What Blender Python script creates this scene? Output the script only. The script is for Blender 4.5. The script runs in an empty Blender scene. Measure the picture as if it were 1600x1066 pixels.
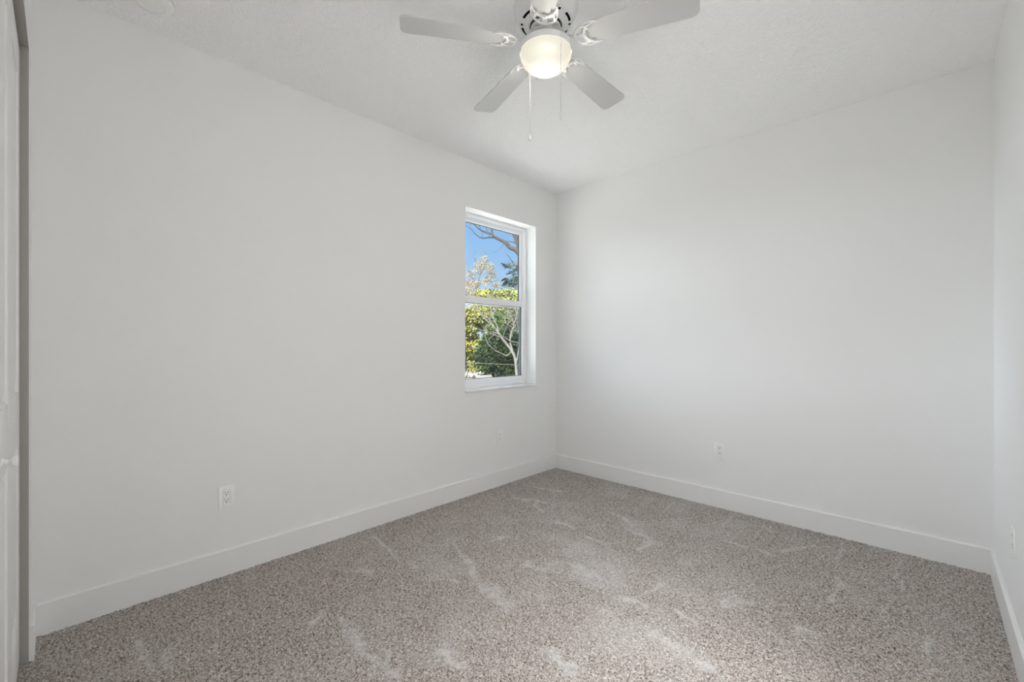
import bpy, bmesh, math, random
import numpy as np
from mathutils import Vector, Matrix
from math import sin, cos, pi, radians
SC = bpy.context.scene
COL = SC.collection

# ------------------------------------------------------------------ camera
CX, CY, CZ = 2.707, -3.446, 1.222
FW = Vector((-0.6932, 0.7208, 0)); RT = Vector((0.7208, 0.6932, 0))
cd = bpy.data.cameras.new('camera'); cam = bpy.data.objects.new('camera', cd); COL.objects.link(cam)
cam.location = (CX, CY, CZ)
cam.rotation_euler = (pi/2, 0, math.atan2(0.6932, 0.7208))
cd.sensor_width = 36; cd.lens = 678/1600*36; cd.shift_y = 7/1600
cd.clip_start = 0.01; cd.clip_end = 600
SC.camera = cam

# ------------------------------------------------------------------ exposure
vs = SC.view_settings
vs.view_transform = 'Standard'; vs.look = 'None'; vs.gamma = 1; vs.exposure = -0.03; vs.use_curve_mapping = False
try:
    SC.cycles.use_denoising = True
    SC.cycles.max_bounces = 16; SC.cycles.diffuse_bounces = 10; SC.cycles.transparent_max_bounces = 24
    SC.cycles.sample_clamp_indirect = 6
    SC.cycles.caustics_reflective = False; SC.cycles.caustics_refractive = False
except Exception: pass

# ------------------------------------------------------------------ world: clear sky, deep near 16 degrees, brightened overhead, out of view, for room light
SKY_HIGH = 1.6
w = bpy.data.worlds.new('sky'); SC.world = w; w.use_nodes = True
nt = w.node_tree; nt.nodes.clear()
tc = nt.nodes.new('ShaderNodeTexCoord'); sp = nt.nodes.new('ShaderNodeSeparateXYZ')
nt.links.new(tc.outputs['Generated'], sp.inputs[0])
rp = nt.nodes.new('ShaderNodeValToRGB'); nt.links.new(sp.outputs['Z'], rp.inputs[0])
els = [(0.0, (.62, .74, .86)), (.10, (.58, .75, .95)), (.19, (.34, .59, .95)), (.30, (.26, .52, .93)), (.42, (.5, .64, .9)), (.60, (.80, .88, 1))]
rp.color_ramp.elements[0].position = els[0][0]; rp.color_ramp.elements[0].color = (*els[0][1], 1)
rp.color_ramp.elements[1].position = els[-1][0]; rp.color_ramp.elements[1].color = (*els[-1][1], 1)
for p_, c_ in els[1:-1]:
    e = rp.color_ramp.elements.new(p_); e.color = (*c_, 1)
mr = nt.nodes.new('ShaderNodeMapRange'); nt.links.new(sp.outputs['Z'], mr.inputs[0])
mr.inputs[1].default_value = .34; mr.inputs[2].default_value = .60; mr.inputs[3].default_value = 1.0; mr.inputs[4].default_value = SKY_HIGH
bg = nt.nodes.new('ShaderNodeBackground'); nt.links.new(rp.outputs[0], bg.inputs[0]); nt.links.new(mr.outputs[0], bg.inputs[1])
# unseen bright lobe added low in the sky to light the room's walls
GLOW = 15.5
dt = nt.nodes.new('ShaderNodeVectorMath'); dt.operation = 'DOT_PRODUCT'; nt.links.new(tc.outputs['Generated'], dt.inputs[0])
dt.inputs[1].default_value = Vector((-.97, -.24, .06)).normalized()
mxg = nt.nodes.new('ShaderNodeMath'); mxg.operation = 'MAXIMUM'; nt.links.new(dt.outputs['Value'], mxg.inputs[0]); mxg.inputs[1].default_value = 0
pw = nt.nodes.new('ShaderNodeMath'); pw.operation = 'POWER'; nt.links.new(mxg.outputs[0], pw.inputs[0]); pw.inputs[1].default_value = 11
gs = nt.nodes.new('ShaderNodeMath'); gs.operation = 'MULTIPLY'; nt.links.new(pw.outputs[0], gs.inputs[0]); gs.inputs[1].default_value = GLOW
bg2 = nt.nodes.new('ShaderNodeBackground'); bg2.inputs[0].default_value = (.86, .93, 1, 1); nt.links.new(gs.outputs[0], bg2.inputs[1])
ads = nt.nodes.new('ShaderNodeAddShader'); nt.links.new(bg.outputs[0], ads.inputs[0]); nt.links.new(bg2.outputs[0], ads.inputs[1])
wo = nt.nodes.new('ShaderNodeOutputWorld'); nt.links.new(ads.outputs[0], wo.inputs[0])

def lamp(name, kind, energy, color, loc, rot=(0, 0, 0), **kw):
    d = bpy.data.lights.new(name, kind); d.energy = energy; d.color = color
    for k, v in kw.items(): setattr(d, k, v)
    o = bpy.data.objects.new(name, d); COL.objects.link(o); o.location = loc; o.rotation_euler = rot
    return o
# the sun stands high to the left rear and lights the trees from the front
lamp('sun', 'SUN', 18.5, (1, .95, .86), (40, -20, 40), Vector((.26, -.80, .62)).to_track_quat('Z', 'Y').to_euler(), angle=.01)
# unseen fill lamp added behind the camera, shining in through the doorway
lamp('hall_fill', 'AREA', 70, (.965, .985, 1), (2.55, -4.5, 2.66), (0, 0, 0), shape='DISK', size=.7)
# unseen fill lamp added beyond the right wall, evens out the left side
lamp('side_fill', 'AREA', 56, (.98, .99, 1), (3.85, -2.35, 2.66), (0, 0, 0), shape='DISK', size=.7)
# daylight portal in the window opening (guides sampling only)
po = lamp('window_portal', 'AREA', 1, (1, 1, 1), (-.21, -.741, 1.605), (0, -pi/2, 0), shape='RECTANGLE', size=1.5, size_y=.86)
po.data.cycles.is_portal = True

# ------------------------------------------------------------------ materials
def mat(name, col, rough=.6, metal=0, spec=.5, bump=None, vary=None, noise_col=None):
    m = bpy.data.materials.new(name); m.use_nodes = True
    n = m.node_tree; b = n.nodes['Principled BSDF']
    b.inputs['Base Color'].default_value = (*col, 1); b.inputs['Roughness'].default_value = rough
    b.inputs['Metallic'].default_value = metal; b.inputs['Specular IOR Level'].default_value = spec
    t = n.nodes.new('ShaderNodeTexCoord')
    if bump:
        sc_, st, dist, det = bump
        z = n.nodes.new('ShaderNodeTexNoise'); z.inputs['Scale'].default_value = sc_; z.inputs['Detail'].default_value = det
        n.links.new(t.outputs['Object'], z.inputs['Vector'])
        bu = n.nodes.new('ShaderNodeBump'); bu.inputs['Strength'].default_value = st; bu.inputs['Distance'].default_value = dist
        n.links.new(z.outputs[0], bu.inputs['Height']); n.links.new(bu.outputs[0], b.inputs['Normal'])
    if vary or noise_col:
        sc_, c2 = vary if vary else noise_col
        z = n.nodes.new('ShaderNodeTexNoise'); z.inputs['Scale'].default_value = sc_; z.inputs['Detail'].default_value = 4
        n.links.new(t.outputs['Object'], z.inputs['Vector'])
        r = n.nodes.new('ShaderNodeValToRGB'); n.links.new(z.outputs[0], r.inputs[0])
        r.color_ramp.elements[0].position = .38; r.color_ramp.elements[1].position = .62
        r.color_ramp.elements[0].color = (*col, 1); r.color_ramp.elements[1].color = (*c2, 1)
        n.links.new(r.outputs[0], b.inputs['Base Color'])
    return m
M = {}
M['wall'] = mat('wall_paint', (.855, .855, .852), .75, bump=(260, .12, .002, 3), spec=.3)
M['closet_wall'] = M['wall']
M['trim'] = mat('trim_paint', (.84, .84, .835), .38, bump=(60, .03, .001, 2))
M['vinyl'] = mat('window_vinyl', (.91, .92, .945), .3, bump=(40, .02, .001, 2))
M['sill'] = mat('sill_stone', (.84, .84, .84), .25, vary=(14, (.80, .80, .81)))
M['fan'] = mat('fan_enamel', (.80, .80, .79), .35, bump=(30, .02, .001, 2))
M['blade'] = mat('blade_laminate', (.60, .60, .595), .45, bump=(50, .03, .001, 2))
M['plastic'] = mat('outlet_plastic', (.90, .90, .89), .35, bump=(80, .02, .0005, 2))
M['dark'] = mat('dark_void', (.012, .012, .011), .9, spec=.1, bump=(80, .02, .0005, 2))
M['chain'] = mat('chain_metal', (.62, .61, .58), .35, metal=.6, bump=(200, .05, .0005, 2))
M['door'] = mat('door_paint', (.82, .82, .815), .4, bump=(70, .03, .001, 2))
M['gasket'] = mat('glazing_gasket', (.05, .055, .06), .6, bump=(80, .02, .0005, 2))
M['track'] = mat('track_metal', (.22, .2, .17), .5, metal=.5, bump=(80, .02, .0005, 2))

def ceiling_mat():
    m = mat('ceiling_knockdown', (.955, .955, .955), .85, spec=.2)
    n = m.node_tree; b = n.nodes['Principled BSDF']; t = n.nodes.new('ShaderNodeTexCoord')
    z = n.nodes.new('ShaderNodeTexNoise'); z.inputs['Scale'].default_value = 48; z.inputs['Detail'].default_value = 3; z.inputs['Distortion'].default_value = .8
    n.links.new(t.outputs['Object'], z.inputs['Vector'])
    r = n.nodes.new('ShaderNodeValToRGB'); r.color_ramp.elements[0].position = .42; r.color_ramp.elements[1].position = .60
    n.links.new(z.outputs[0], r.inputs[0])
    bu = n.nodes.new('ShaderNodeBump'); bu.inputs['Strength'].default_value = .45; bu.inputs['Distance'].default_value = .005
    n.links.new(r.outputs[0], bu.inputs['Height']); n.links.new(bu.outputs[0], b.inputs['Normal'])
    return m
M['ceiling'] = ceiling_mat()

def carpet_mat():
    m = bpy.data.materials.new('carpet_pile'); m.use_nodes = True
    n = m.node_tree; b = n.nodes['Principled BSDF']; b.inputs['Roughness'].default_value = .95
    b.inputs['Specular IOR Level'].default_value = .1
    b.inputs['Sheen Weight'].default_value = .15
    t = n.nodes.new('ShaderNodeTexCoord')
    v = n.nodes.new('ShaderNodeTexNoise'); v.inputs['Scale'].default_value = 124; v.inputs['Detail'].default_value = 3; v.inputs['Roughness'].default_value = .65; v.inputs['Distortion'].default_value = 1.2
    n.links.new(t.outputs['Object'], v.inputs['Vector'])
    r = n.nodes.new('ShaderNodeValToRGB'); n.links.new(v.outputs[0], r.inputs[0])
    cr = r.color_ramp
    cr.elements[0].position = .35; cr.elements[0].color = (.060, .044, .033, 1)
    cr.elements[1].position = .68; cr.elements[1].color = (.80, .75, .705, 1)
    e = cr.elements.new(.44); e.color = (.255, .212, .182, 1)
    e = cr.elements.new(.54); e.color = (.535, .483, .44, 1)
    at = n.nodes.new('ShaderNodeAttribute'); at.attribute_name = 'nap'
    mx = n.nodes.new('ShaderNodeMix'); mx.data_type = 'RGBA'; mx.blend_type = 'MIX'
    n.links.new(at.outputs['Fac'], mx.inputs['Factor'])
    n.links.new(r.outputs[0], mx.inputs['A']); mx.inputs['B'].default_value = (.74, .72, .715, 1)
    n.links.new(mx.outputs['Result'], b.inputs['Base Color'])
    bu = n.nodes.new('ShaderNodeBump'); bu.inputs['Strength'].default_value = .8; bu.inputs['Distance'].default_value = .006
    n.links.new(v.outputs[0], bu.inputs['Height']); n.links.new(bu.outputs[0], b.inputs['Normal'])
    return m
M['carpet'] = carpet_mat()
M['tile'] = mat('pale_tile', (.72, .70, .67), .4, bump=(20, .03, .001, 2))  # pale tone chosen to bounce lamp light up through the doorways

def glass_mat():
    m = bpy.data.materials.new('window_glass'); m.use_nodes = True
    n = m.node_tree; n.nodes.remove(n.nodes['Principled BSDF']); o = n.nodes['Material Output']
    tr = n.nodes.new('ShaderNodeBsdfTransparent'); tr.inputs[0].default_value = (.97, .985, .98, 1)
    gl = n.nodes.new('ShaderNodeBsdfGlossy'); gl.inputs['Roughness'].default_value = .02
    mx = n.nodes.new('ShaderNodeMixShader'); mx.inputs[0].default_value = .035
    n.links.new(tr.outputs[0], mx.inputs[1]); n.links.new(gl.outputs[0], mx.inputs[2]); n.links.new(mx.outputs[0], o.inputs[0])
    return m
M['glass'] = glass_mat()

def bowl_mat():
    # lit opal glass: glows, strongest low down round the bulb (object space)
    m = bpy.data.materials.new('opal_glass_lit'); m.use_nodes = True
    n = m.node_tree; b = n.nodes['Principled BSDF']; o = n.nodes['Material Output']
    n.nodes.remove(b); em = n.nodes.new('ShaderNodeEmission')
    t = n.nodes.new('ShaderNodeTexCoord'); s = n.nodes.new('ShaderNodeSeparateXYZ'); n.links.new(t.outputs['Object'], s.inputs[0])
    x2 = n.nodes.new('ShaderNodeVectorMath'); x2.operation = 'LENGTH'; cmb = n.nodes.new('ShaderNodeCombineXYZ')
    n.links.new(s.outputs['X'], cmb.inputs[0]); n.links.new(s.outputs['Y'], cmb.inputs[1]); n.links.new(cmb.outputs[0], x2.inputs[0])
    r = n.nodes.new('ShaderNodeValToRGB'); mr = n.nodes.new('ShaderNodeMapRange')
    n.links.new(x2.outputs['Value'], mr.inputs[0]); mr.inputs[1].default_value = 0; mr.inputs[2].default_value = .12
    n.links.new(mr.outputs[0], r.inputs[0]); cr = r.color_ramp
    cr.elements[0].position = .30; cr.elements[0].color = (1, .97, .90, 1)
    cr.elements[1].position = 1; cr.elements[1].color = (.62, .59, .49, 1)
    e = cr.elements.new(.68); e.color = (.70, .67, .56, 1)
    n.links.new(r.outputs[0], em.inputs[0]); em.inputs[1].default_value = 1.5
    gl = n.nodes.new('ShaderNodeBsdfGlossy'); gl.inputs['Roughness'].default_value = .15; m1 = n.nodes.new('ShaderNodeMixShader'); m1.inputs[0].default_value = .05
    n.links.new(em.outputs[0], m1.inputs[1]); n.links.new(gl.outputs[0], m1.inputs[2])
    tr = n.nodes.new('ShaderNodeBsdfTransparent'); mx = n.nodes.new('ShaderNodeMixShader'); mx.inputs[0].default_value = .15
    n.links.new(m1.outputs[0], mx.inputs[1]); n.links.new(tr.outputs[0], mx.inputs[2]); n.links.new(mx.outputs[0], o.inputs[0])
    return m
M['bowl'] = bowl_mat()

# ------------------------------------------------------------------ mesh helpers
class MB:
    def __init__(s): s.v = []; s.f = []
    def add(s, vs_, fs_, mtx=None):
        o = len(s.v)
        s.v += [tuple(mtx @ Vector(p)) if mtx else tuple(p) for p in vs_]
        s.f += [tuple(o+i for i in f) for f in fs_]
        return s
    def box(s, x0, x1, y0, y1, z0, z1, bev=0, mtx=None):
        bm = bmesh.new(); bmesh.ops.create_cube(bm, size=1)
        for v in bm.verts: v.co = Vector(((x0+x1)/2+v.co.x*(x1-x0), (y0+y1)/2+v.co.y*(y1-y0), (z0+z1)/2+v.co.z*(z1-z0)))
        if bev: bmesh.ops.bevel(bm, geom=bm.edges[:], offset=bev, segments=2, profile=.5, affect='EDGES')
        bm.verts.index_update()
        s.add([v.co for v in bm.verts], [[v.index for v in f.verts] for f in bm.faces], mtx); bm.free(); return s
    def lathe(s, prof, n=48, cap0=False, cap1=False, mtx=None):
        vs_, fs_ = [], []
        for r, z in prof:
            for i in range(n): a = 2*pi*i/n; vs_.append((r*cos(a), r*sin(a), z))
        for j in range(len(prof)-1):
            for i in range(n): fs_.append((j*n+i, j*n+(i+1) % n, (j+1)*n+(i+1) % n, (j+1)*n+i))
        if cap0: fs_.append(tuple(range(n)))
        if cap1: fs_.append(tuple((len(prof)-1)*n+i for i in range(n)))
        return s.add(vs_, fs_, mtx)
    def tube(s, pts, rad, n=8, flat=1.0, caps=True, mtx=None):
        pts = [Vector(p) for p in pts]; vs_, fs_ = [], []
        rads = rad if isinstance(rad, (list, tuple)) else [rad]*len(pts)
        up = Vector((0, 0, 1))
        for k, p in enumerate(pts):
            t = (pts[min(k+1, len(pts)-1)]-pts[max(k-1, 0)]).normalized()
            a = t.cross(up)
            if a.length < 1e-3: a = Vector((1, 0, 0))
            a.normalize(); b = a.cross(t).normalized()
            for i in range(n):
                q = 2*pi*i/n; vs_.append(p + a*cos(q)*rads[k] + b*sin(q)*rads[k]*flat)
        for k in range(len(pts)-1):
            for i in range(n): fs_.append((k*n+i, k*n+(i+1) % n, (k+1)*n+(i+1) % n, (k+1)*n+i))
        if caps: fs_ += [tuple(range(n)), tuple((len(pts)-1)*n+i for i in range(n))]
        return s.add(vs_, fs_, mtx)
    def prism(s, outline, z0, z1, mtx=None):
        n = len(outline)
        vs_ = [(x, y, z0) for x, y in outline]+[(x, y, z1) for x, y in outline]
        fs_ = [tuple(reversed(range(n))), tuple(range(n, 2*n))]+[(i, (i+1) % n, n+(i+1) % n, n+i) for i in range(n)]
        return s.add(vs_, fs_, mtx)
    def sphere(s, c, r, n=12, m=8, sz=1):
        prof = [(max(1e-5, r*sin(pi*k/m)), -r*cos(pi*k/m)*sz) for k in range(m+1)]
        return s.lathe(prof, n, mtx=Matrix.Translation(c))
    def build(s, name, m, parent=None, smooth=35, loc=None):
        me = bpy.data.meshes.new(name); me.from_pydata(s.v, [], s.f); me.validate()
        bm = bmesh.new(); bm.from_mesh(me); bmesh.ops.recalc_face_normals(bm, faces=bm.faces[:]); bm.to_mesh(me); bm.free()
        if smooth: me.shade_smooth(); me.set_sharp_from_angle(angle=radians(smooth))
        me.materials.append(m)
        o = bpy.data.objects.new(name, me); COL.objects.link(o)
        if parent: o.parent = parent
        if loc: o.location = loc
        return o
def tag(o, label=None, cat=None, group=None, kind=None):
    if label: o['label'] = label
    if cat: o['category'] = cat
    if group: o['group'] = group
    if kind: o['kind'] = kind
    return o
def empty(name, loc, rz=0, rot=None):
    o = bpy.data.objects.new(name, None); COL.objects.link(o); o.location = loc; o.rotation_euler = rot or (0, 0, rz); o.empty_display_size = .1
    return o
def struct(o, label=None, cat=None): return tag(o, label, cat, kind='structure')

# ------------------------------------------------------------------ room shell
H = 2.74; XR = 2.955; YC = -3.531; T = .20
WY0, WY1, WZ0, WZ1 = -1.177, -.305, .855, 2.352      # window opening
OX0, OX1, OZ = .205, 2.02, 2.37                       # closet opening
DX0, DX1, DZ = 2.14, 2.915, 2.04                     # doorway
# left wall with window opening
m = MB()
m.box(-T, 0, -4.35, WY0, 0, H).box(-T, 0, WY1, T, 0, H).box(-T, 0, WY0, WY1, 0, WZ0-.02).box(-T, 0, WY0, WY1, WZ1, H)
struct(m.build('wall_left', M['wall'], smooth=0), 'smooth white painted wall holding the window', 'wall')
struct(MB().box(0, XR+T, 0, T, 0, H).build('wall_back', M['wall'], smooth=0), 'plain white wall facing the closet, one outlet low on it', 'wall')
SY0, SY1 = -2.80, -1.85  # opening added in the unseen stretch of wall to let fill light in
struct(MB().box(XR, XR+T, -5.7, SY0, 0, H).box(XR, XR+T, SY1, 0, 0, H).box(XR, XR+T, SY0, SY1, DZ, H).build('wall_right', M['wall'], smooth=0), 'white wall cut by the right edge of the photo', 'wall')
m = MB().box(0, OX0, YC-.115, YC, 0, H).box(OX0, OX1, YC-.115, YC, OZ, H).box(OX1, DX0, YC-.115, YC, 0, H).box(DX0, DX1, YC-.115, YC, DZ, H).box(DX1, XR, YC-.115, YC, 0, H)
struct(m.build('wall_closet', M['wall'], smooth=0), 'white wall around the closet opening at the left edge', 'wall')
# closet and hall shell behind
m = MB().box(-T, 2.08, -4.35, -4.25, 0, H).box(1.98, 2.08, -5.7, YC-.115, 0, H)
struct(m.build('wall_hall', M['wall'], smooth=0), 'white hall and closet walls behind the doorway', 'wall')
struct(MB().box(1.98, XR+T, -5.8, -5.7, 0, H).build('wall_hall_end', M['wall'], smooth=0), 'white end wall of the hall', 'wall')
struct(MB().box(-T, XR+T, -5.8, T, H, H+.2).build('ceiling', M['ceiling'], smooth=0), 'white knockdown textured ceiling', 'ceiling')
struct(MB().box(XR+T, 4.8, -3.5, -3.4, 0, H).box(XR+T, 4.8, -1.3, -1.2, 0, H).box(4.7, 4.8, -3.4, -1.3, 0, H).build('wall_added_room', M['wall'], smooth=0), 'unseen white walls of the added side room', 'wall')  # unseen room added to hold the side fill lamp
struct(MB().box(XR, 4.8, -3.5, -1.2, -.06, -.002).build('floor_added_room', M['tile'], smooth=0), 'pale tile floor of the added side room', 'floor')
struct(MB().box(XR+T, 4.8, -3.5, -1.2, H, H+.1).build('ceiling_added_room', M['ceiling'], smooth=0), 'white ceiling of the added side room', 'ceiling')
# carpet
def carpet():
    st = .0065
    xs = np.arange(-.0, XR+.0001, st); ys = np.arange(-3.9, .0001, st)
    X, Y = np.meshgrid(xs, ys, indexing='ij'); nx, ny = X.shape
    rng = np.random.default_rng(3)
    Z = rng.uniform(-.0035, .0035, X.shape)
    # soft pile marks: footprints and vacuum strokes where the nap leans (image-read floor places)
    marks = [(568, 890, 572, 898, .035), (583, 835, 625, 880, .010), (530, 965, 585, 1045, .024), (545, 985, 560, 1010, .035), (760, 915, 800, 950, .045), (708, 850, 755, 925, .012), (725, 870, 765, 930, .018),
             (800, 775, 865, 790, .030), (840, 762, 880, 768, .030), (835, 785, 845, 800, .020), (990, 832, 1020, 845, .020), (1015, 848, 1000, 860, .018), (1005, 845, 1030, 850, .022), (895, 885, 915, 900, .030), (920, 890, 935, 905, .012),
             (1135, 846, 1165, 856, .020), (1215, 862, 1275, 852, .020), (1190, 862, 1215, 872, .015), (1130, 950, 1170, 938, .030), (1135, 940, 1160, 952, .020), (1025, 990, 1060, 1012, .035), (1060, 955, 1085, 972, .018), (1012, 925, 1035, 915, .014),
             (1316, 845, 1306, 888, .007), (1310, 912, 1300, 940, .012), (1312, 905, 1318, 915, .014), (1408, 872, 1398, 905, .009), (1411, 905, 1410, 925, .006), (1452, 1000, 1453, 1022, .014), (1195, 820, 1178, 840, .007), (1198, 826, 1205, 832, .016),
             (1145, 805, 1125, 825, .006), (1055, 785, 1035, 800, .008), (985, 765, 970, 780, .008), (950, 800, 985, 815, .020), (920, 840, 945, 852, .018), (215, 1000, 235, 1050, .014), (255, 1020, 262, 1040, .02), (480, 975, 500, 960, .022), (600, 1020, 612, 1055, .022),
             (690, 905, 715, 912, .014), (820, 880, 850, 890, .020), (870, 815, 900, 825, .020), (770, 845, 790, 838, .016), (640, 880, 660, 890, .014), (1085, 1040, 1120, 1050, .03), (850, 1020, 900, 1040, .04), (1245, 985, 1270, 990, .025), (980, 940, 1010, 950, .03), (690, 1020, 720, 1035, .03)]
    nap = np.zeros_like(X)
    # value noise
    def vnoise(fx, fy, seed):
        g = np.random.default_rng(seed).uniform(0, 1, (int(3.2*fx)+4, int(4.2*fy)+4))
        u = X*fx; v = (Y+4)*fy; i = u.astype(int); j = v.astype(int); a = u-i; b = v-j
        a = a*a*(3-2*a); b = b*b*(3-2*b)
        return g[i, j]*(1-a)*(1-b)+g[i+1, j]*a*(1-b)+g[i, j+1]*(1-a)*b+g[i+1, j+1]*a*b
    wob = (vnoise(14, 14, 1)-.5)*.10 + (vnoise(34, 34, 2)-.5)*.05
    wob2 = (vnoise(13, 13, 5)-.5)*.10 + (vnoise(30, 30, 6)-.5)*.05
    def fl(px, py):
        d = CZ*678/(py-540); p = d*(FW+RT*((px-800)/678)); return CX+p.x, CY+p.y
    for x1, y1, x2, y2, wd in marks:
        wd = wd*.72
        a_ = fl(x1, y1); b_ = fl(x2, y2); ex, ey = b_[0]-a_[0], b_[1]-a_[1]; L2 = ex*ex+ey*ey+1e-9
        k_ = min(1.0, wd/.03); gx = X+wob*k_*.8-a_[0]; gy = Y+wob2*k_*.8-a_[1]
        t = np.clip((gx*ex+gy*ey)/L2, 0, 1); dd = np.hypot(gx-t*ex, gy-t*ey)/wd
        nap = np.maximum(nap, 1/(1+np.exp((dd-1.0)*4.0)))
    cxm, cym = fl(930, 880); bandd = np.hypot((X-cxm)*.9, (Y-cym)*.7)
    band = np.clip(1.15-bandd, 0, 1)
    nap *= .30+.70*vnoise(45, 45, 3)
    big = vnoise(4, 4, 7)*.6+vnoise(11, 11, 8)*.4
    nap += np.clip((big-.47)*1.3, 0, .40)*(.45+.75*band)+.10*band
    # vacuum strokes: faint lines
    nap += .10*np.clip(vnoise(22, 2.2, 9)-.55, 0, 1)
    nap = np.clip(nap, 0, 1)*.62
    Z -= nap*.003
    co = np.stack([X, Y, Z], -1).reshape(-1, 3).astype(np.float32)
    co[:, 0] += (rng.uniform(-.0015, .0015, len(co)) * ((co[:, 0] > .01) & (co[:, 0] < XR-.01)))
    idx = np.arange(nx*ny).reshape(nx, ny)
    q = np.stack([idx[:-1, :-1], idx[1:, :-1], idx[1:, 1:], idx[:-1, 1:]], -1).reshape(-1, 4)
    me = bpy.data.meshes.new('floor'); me.vertices.add(len(co)); me.vertices.foreach_set('co', co.ravel())
    me.loops.add(q.size); me.loops.foreach_set('vertex_index', q.ravel().astype(np.int32))
    me.polygons.add(len(q)); me.polygons.foreach_set('loop_start', np.arange(0, q.size, 4, dtype=np.int32))
    me.update(); me.validate(); me.shade_smooth()
    at = me.attributes.new('nap', 'FLOAT', 'POINT'); at.data.foreach_set('value', nap.ravel().astype(np.float32))
    me.materials.append(M['carpet'])
    o = bpy.data.objects.new('floor', me); COL.objects.link(o)
    return o
struct(carpet(), 'speckled beige and brown cut pile carpet with light pile marks', 'carpet')
struct(MB().box(-T, XR+T, -5.8, -3.9, -.02, 0).build('floor_hall', M['tile'], smooth=0), 'unseen hall floor, pale tile to bounce light into the room', 'floor')
struct(MB().box(-T, XR+T, -5.8, T, -.25, -.03).build('floor_slab', M['wall'], smooth=0), 'slab under the carpet', 'floor')

# baseboards (eased top edge)
BB = .137; BT = .014
def bb_prof(): return [(0, -.02), (BT, -.02), (BT, BB-.006), (BT-.004, BB-.001), (BT-.006, BB), (0, BB)]
def baseboard(name, p0, p1, n, label):
    p0 = Vector(p0); p1 = Vector(p1); n = Vector(n)
    pr = bb_prof(); k = len(pr)
    vs_ = [p+n*a+Vector((0, 0, z)) for p in (p0, p1) for a, z in pr]
    fs_ = [tuple(range(k)), tuple(range(k, 2*k))]+[(i, (i+1) % k, k+(i+1) % k, k+i) for i in range(k)]
    return struct(MB().add(vs_, fs_).build(name, M['trim'], smooth=25), label, 'baseboard')
baseboard('baseboard_left', (0, YC+BT, 0), (0, -BT, 0), (1, 0, 0), 'tall flat white baseboard under the window wall')
baseboard('baseboard_back', (0, 0, 0), (XR, 0, 0), (0, -1, 0), 'tall flat white baseboard on the far wall')
baseboard('baseboard_right', (XR, SY1, 0), (XR, -BT, 0), (-1, 0, 0), 'white baseboard along the right edge wall')
baseboard('baseboard_closet', (0, YC, 0), (OX0, YC, 0), (0, 1, 0), 'short white baseboard beside the closet door')

# ------------------------------------------------------------------ window
win = empty('window_1', (0, (WY0+WY1)/2, WZ0)); struct(win, 'white double hung window set deep in the left wall, trees beyond', 'window')
def wl(mb): return mb  # world-space mesh parts; parent offset handled below
def put(o, parent):
    o.parent = parent; o.matrix_parent_inverse = parent.matrix_world.inverted(); return o
bpy.context.view_layer.update()
def ring(mb, x0, x1, y0, y1, z0, z1, wy, wzb, wzt, bev=.003):
    mb.box(x0, x1, y0, y0+wy, z0, z1, bev); mb.box(x0, x1, y1-wy, y1, z0, z1, bev)
    mb.box(x0, x1, y0+wy-.002, y1-wy+.002, z0, z0+wzb, bev); mb.box(x0, x1, y0+wy-.002, y1-wy+.002, z1-wzt, z1, bev)
    return mb
fr = put(ring(MB(), -.195, -.118, WY0, WY1, WZ0, WZ1, .028, .026, .026, .002).build('window_frame', M['vinyl']), win)
dark_strips = MB(); dark_strips.box(-.196, -.150, WY0+.027, WY0+.031, WZ0+.02, 1.60).box(-.196, -.150, WY1-.031, WY1-.027, WZ0+.02, 1.60)  # dark strips added to cover the sunlit outer jamb faces
put(dark_strips.build('jamb_dark_strip', M['gasket'], smooth=0), win)
put(ring(MB(), -.150, -.140, WY0+.02, WY1-.02, WZ0+.02, WZ1-.02, .014, .012, .014, .001).build('parting_stop', M['vinyl']), win)
ZM = 1.612
def sash(name, x0, x1, z0, z1, wb, wt, ws, label):
    s = empty(name, (x0, (WY0+WY1)/2, z0)); s.parent = win; s.matrix_parent_inverse = Matrix.Translation(-win.location)
    bpy.context.view_layer.update()
    y0, y1 = WY0+.026, WY1-.026
    put(ring(MB(), x0, x1, y0, y1, z0, z1, ws, wb, wt, .003).build(name+'_frame', M['vinyl']), s)
    xm = x0+.009
    put(ring(MB(), xm-.007, xm+.009, y0+ws-.003, y1-ws+.003, z0+wb-.003, z1-wt+.003, .007, .006, .006, .0008).build('gasket', M['gasket']), s)
    put(MB().box(xm-.003, xm+.003, y0+ws, y1-ws, z0+wb, z1-wt).build('glass_pane', M['glass'], smooth=0), s)
    return s
up = sash('upper_sash', -.178, -.150, ZM-.03, WZ1-.024, .05, .038, .036, None)
lo = sash('lower_sash', -.148, -.120, WZ0+.022, ZM+.035, .056, .056, .036, None)
lift = MB()
for yy in (WY0+.16, WY1-.18): lift.box(-.121, -.111, yy-.042, yy+.042, WZ0+.052, WZ0+.058, .001)
put(lift.build('finger_lift', M['vinyl']), win)
put(MB().box(-.12, .016, WY0-.004, WY1+.004, WZ0-.02, WZ0, .003).build('window_sill', M['sill']), win)

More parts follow.
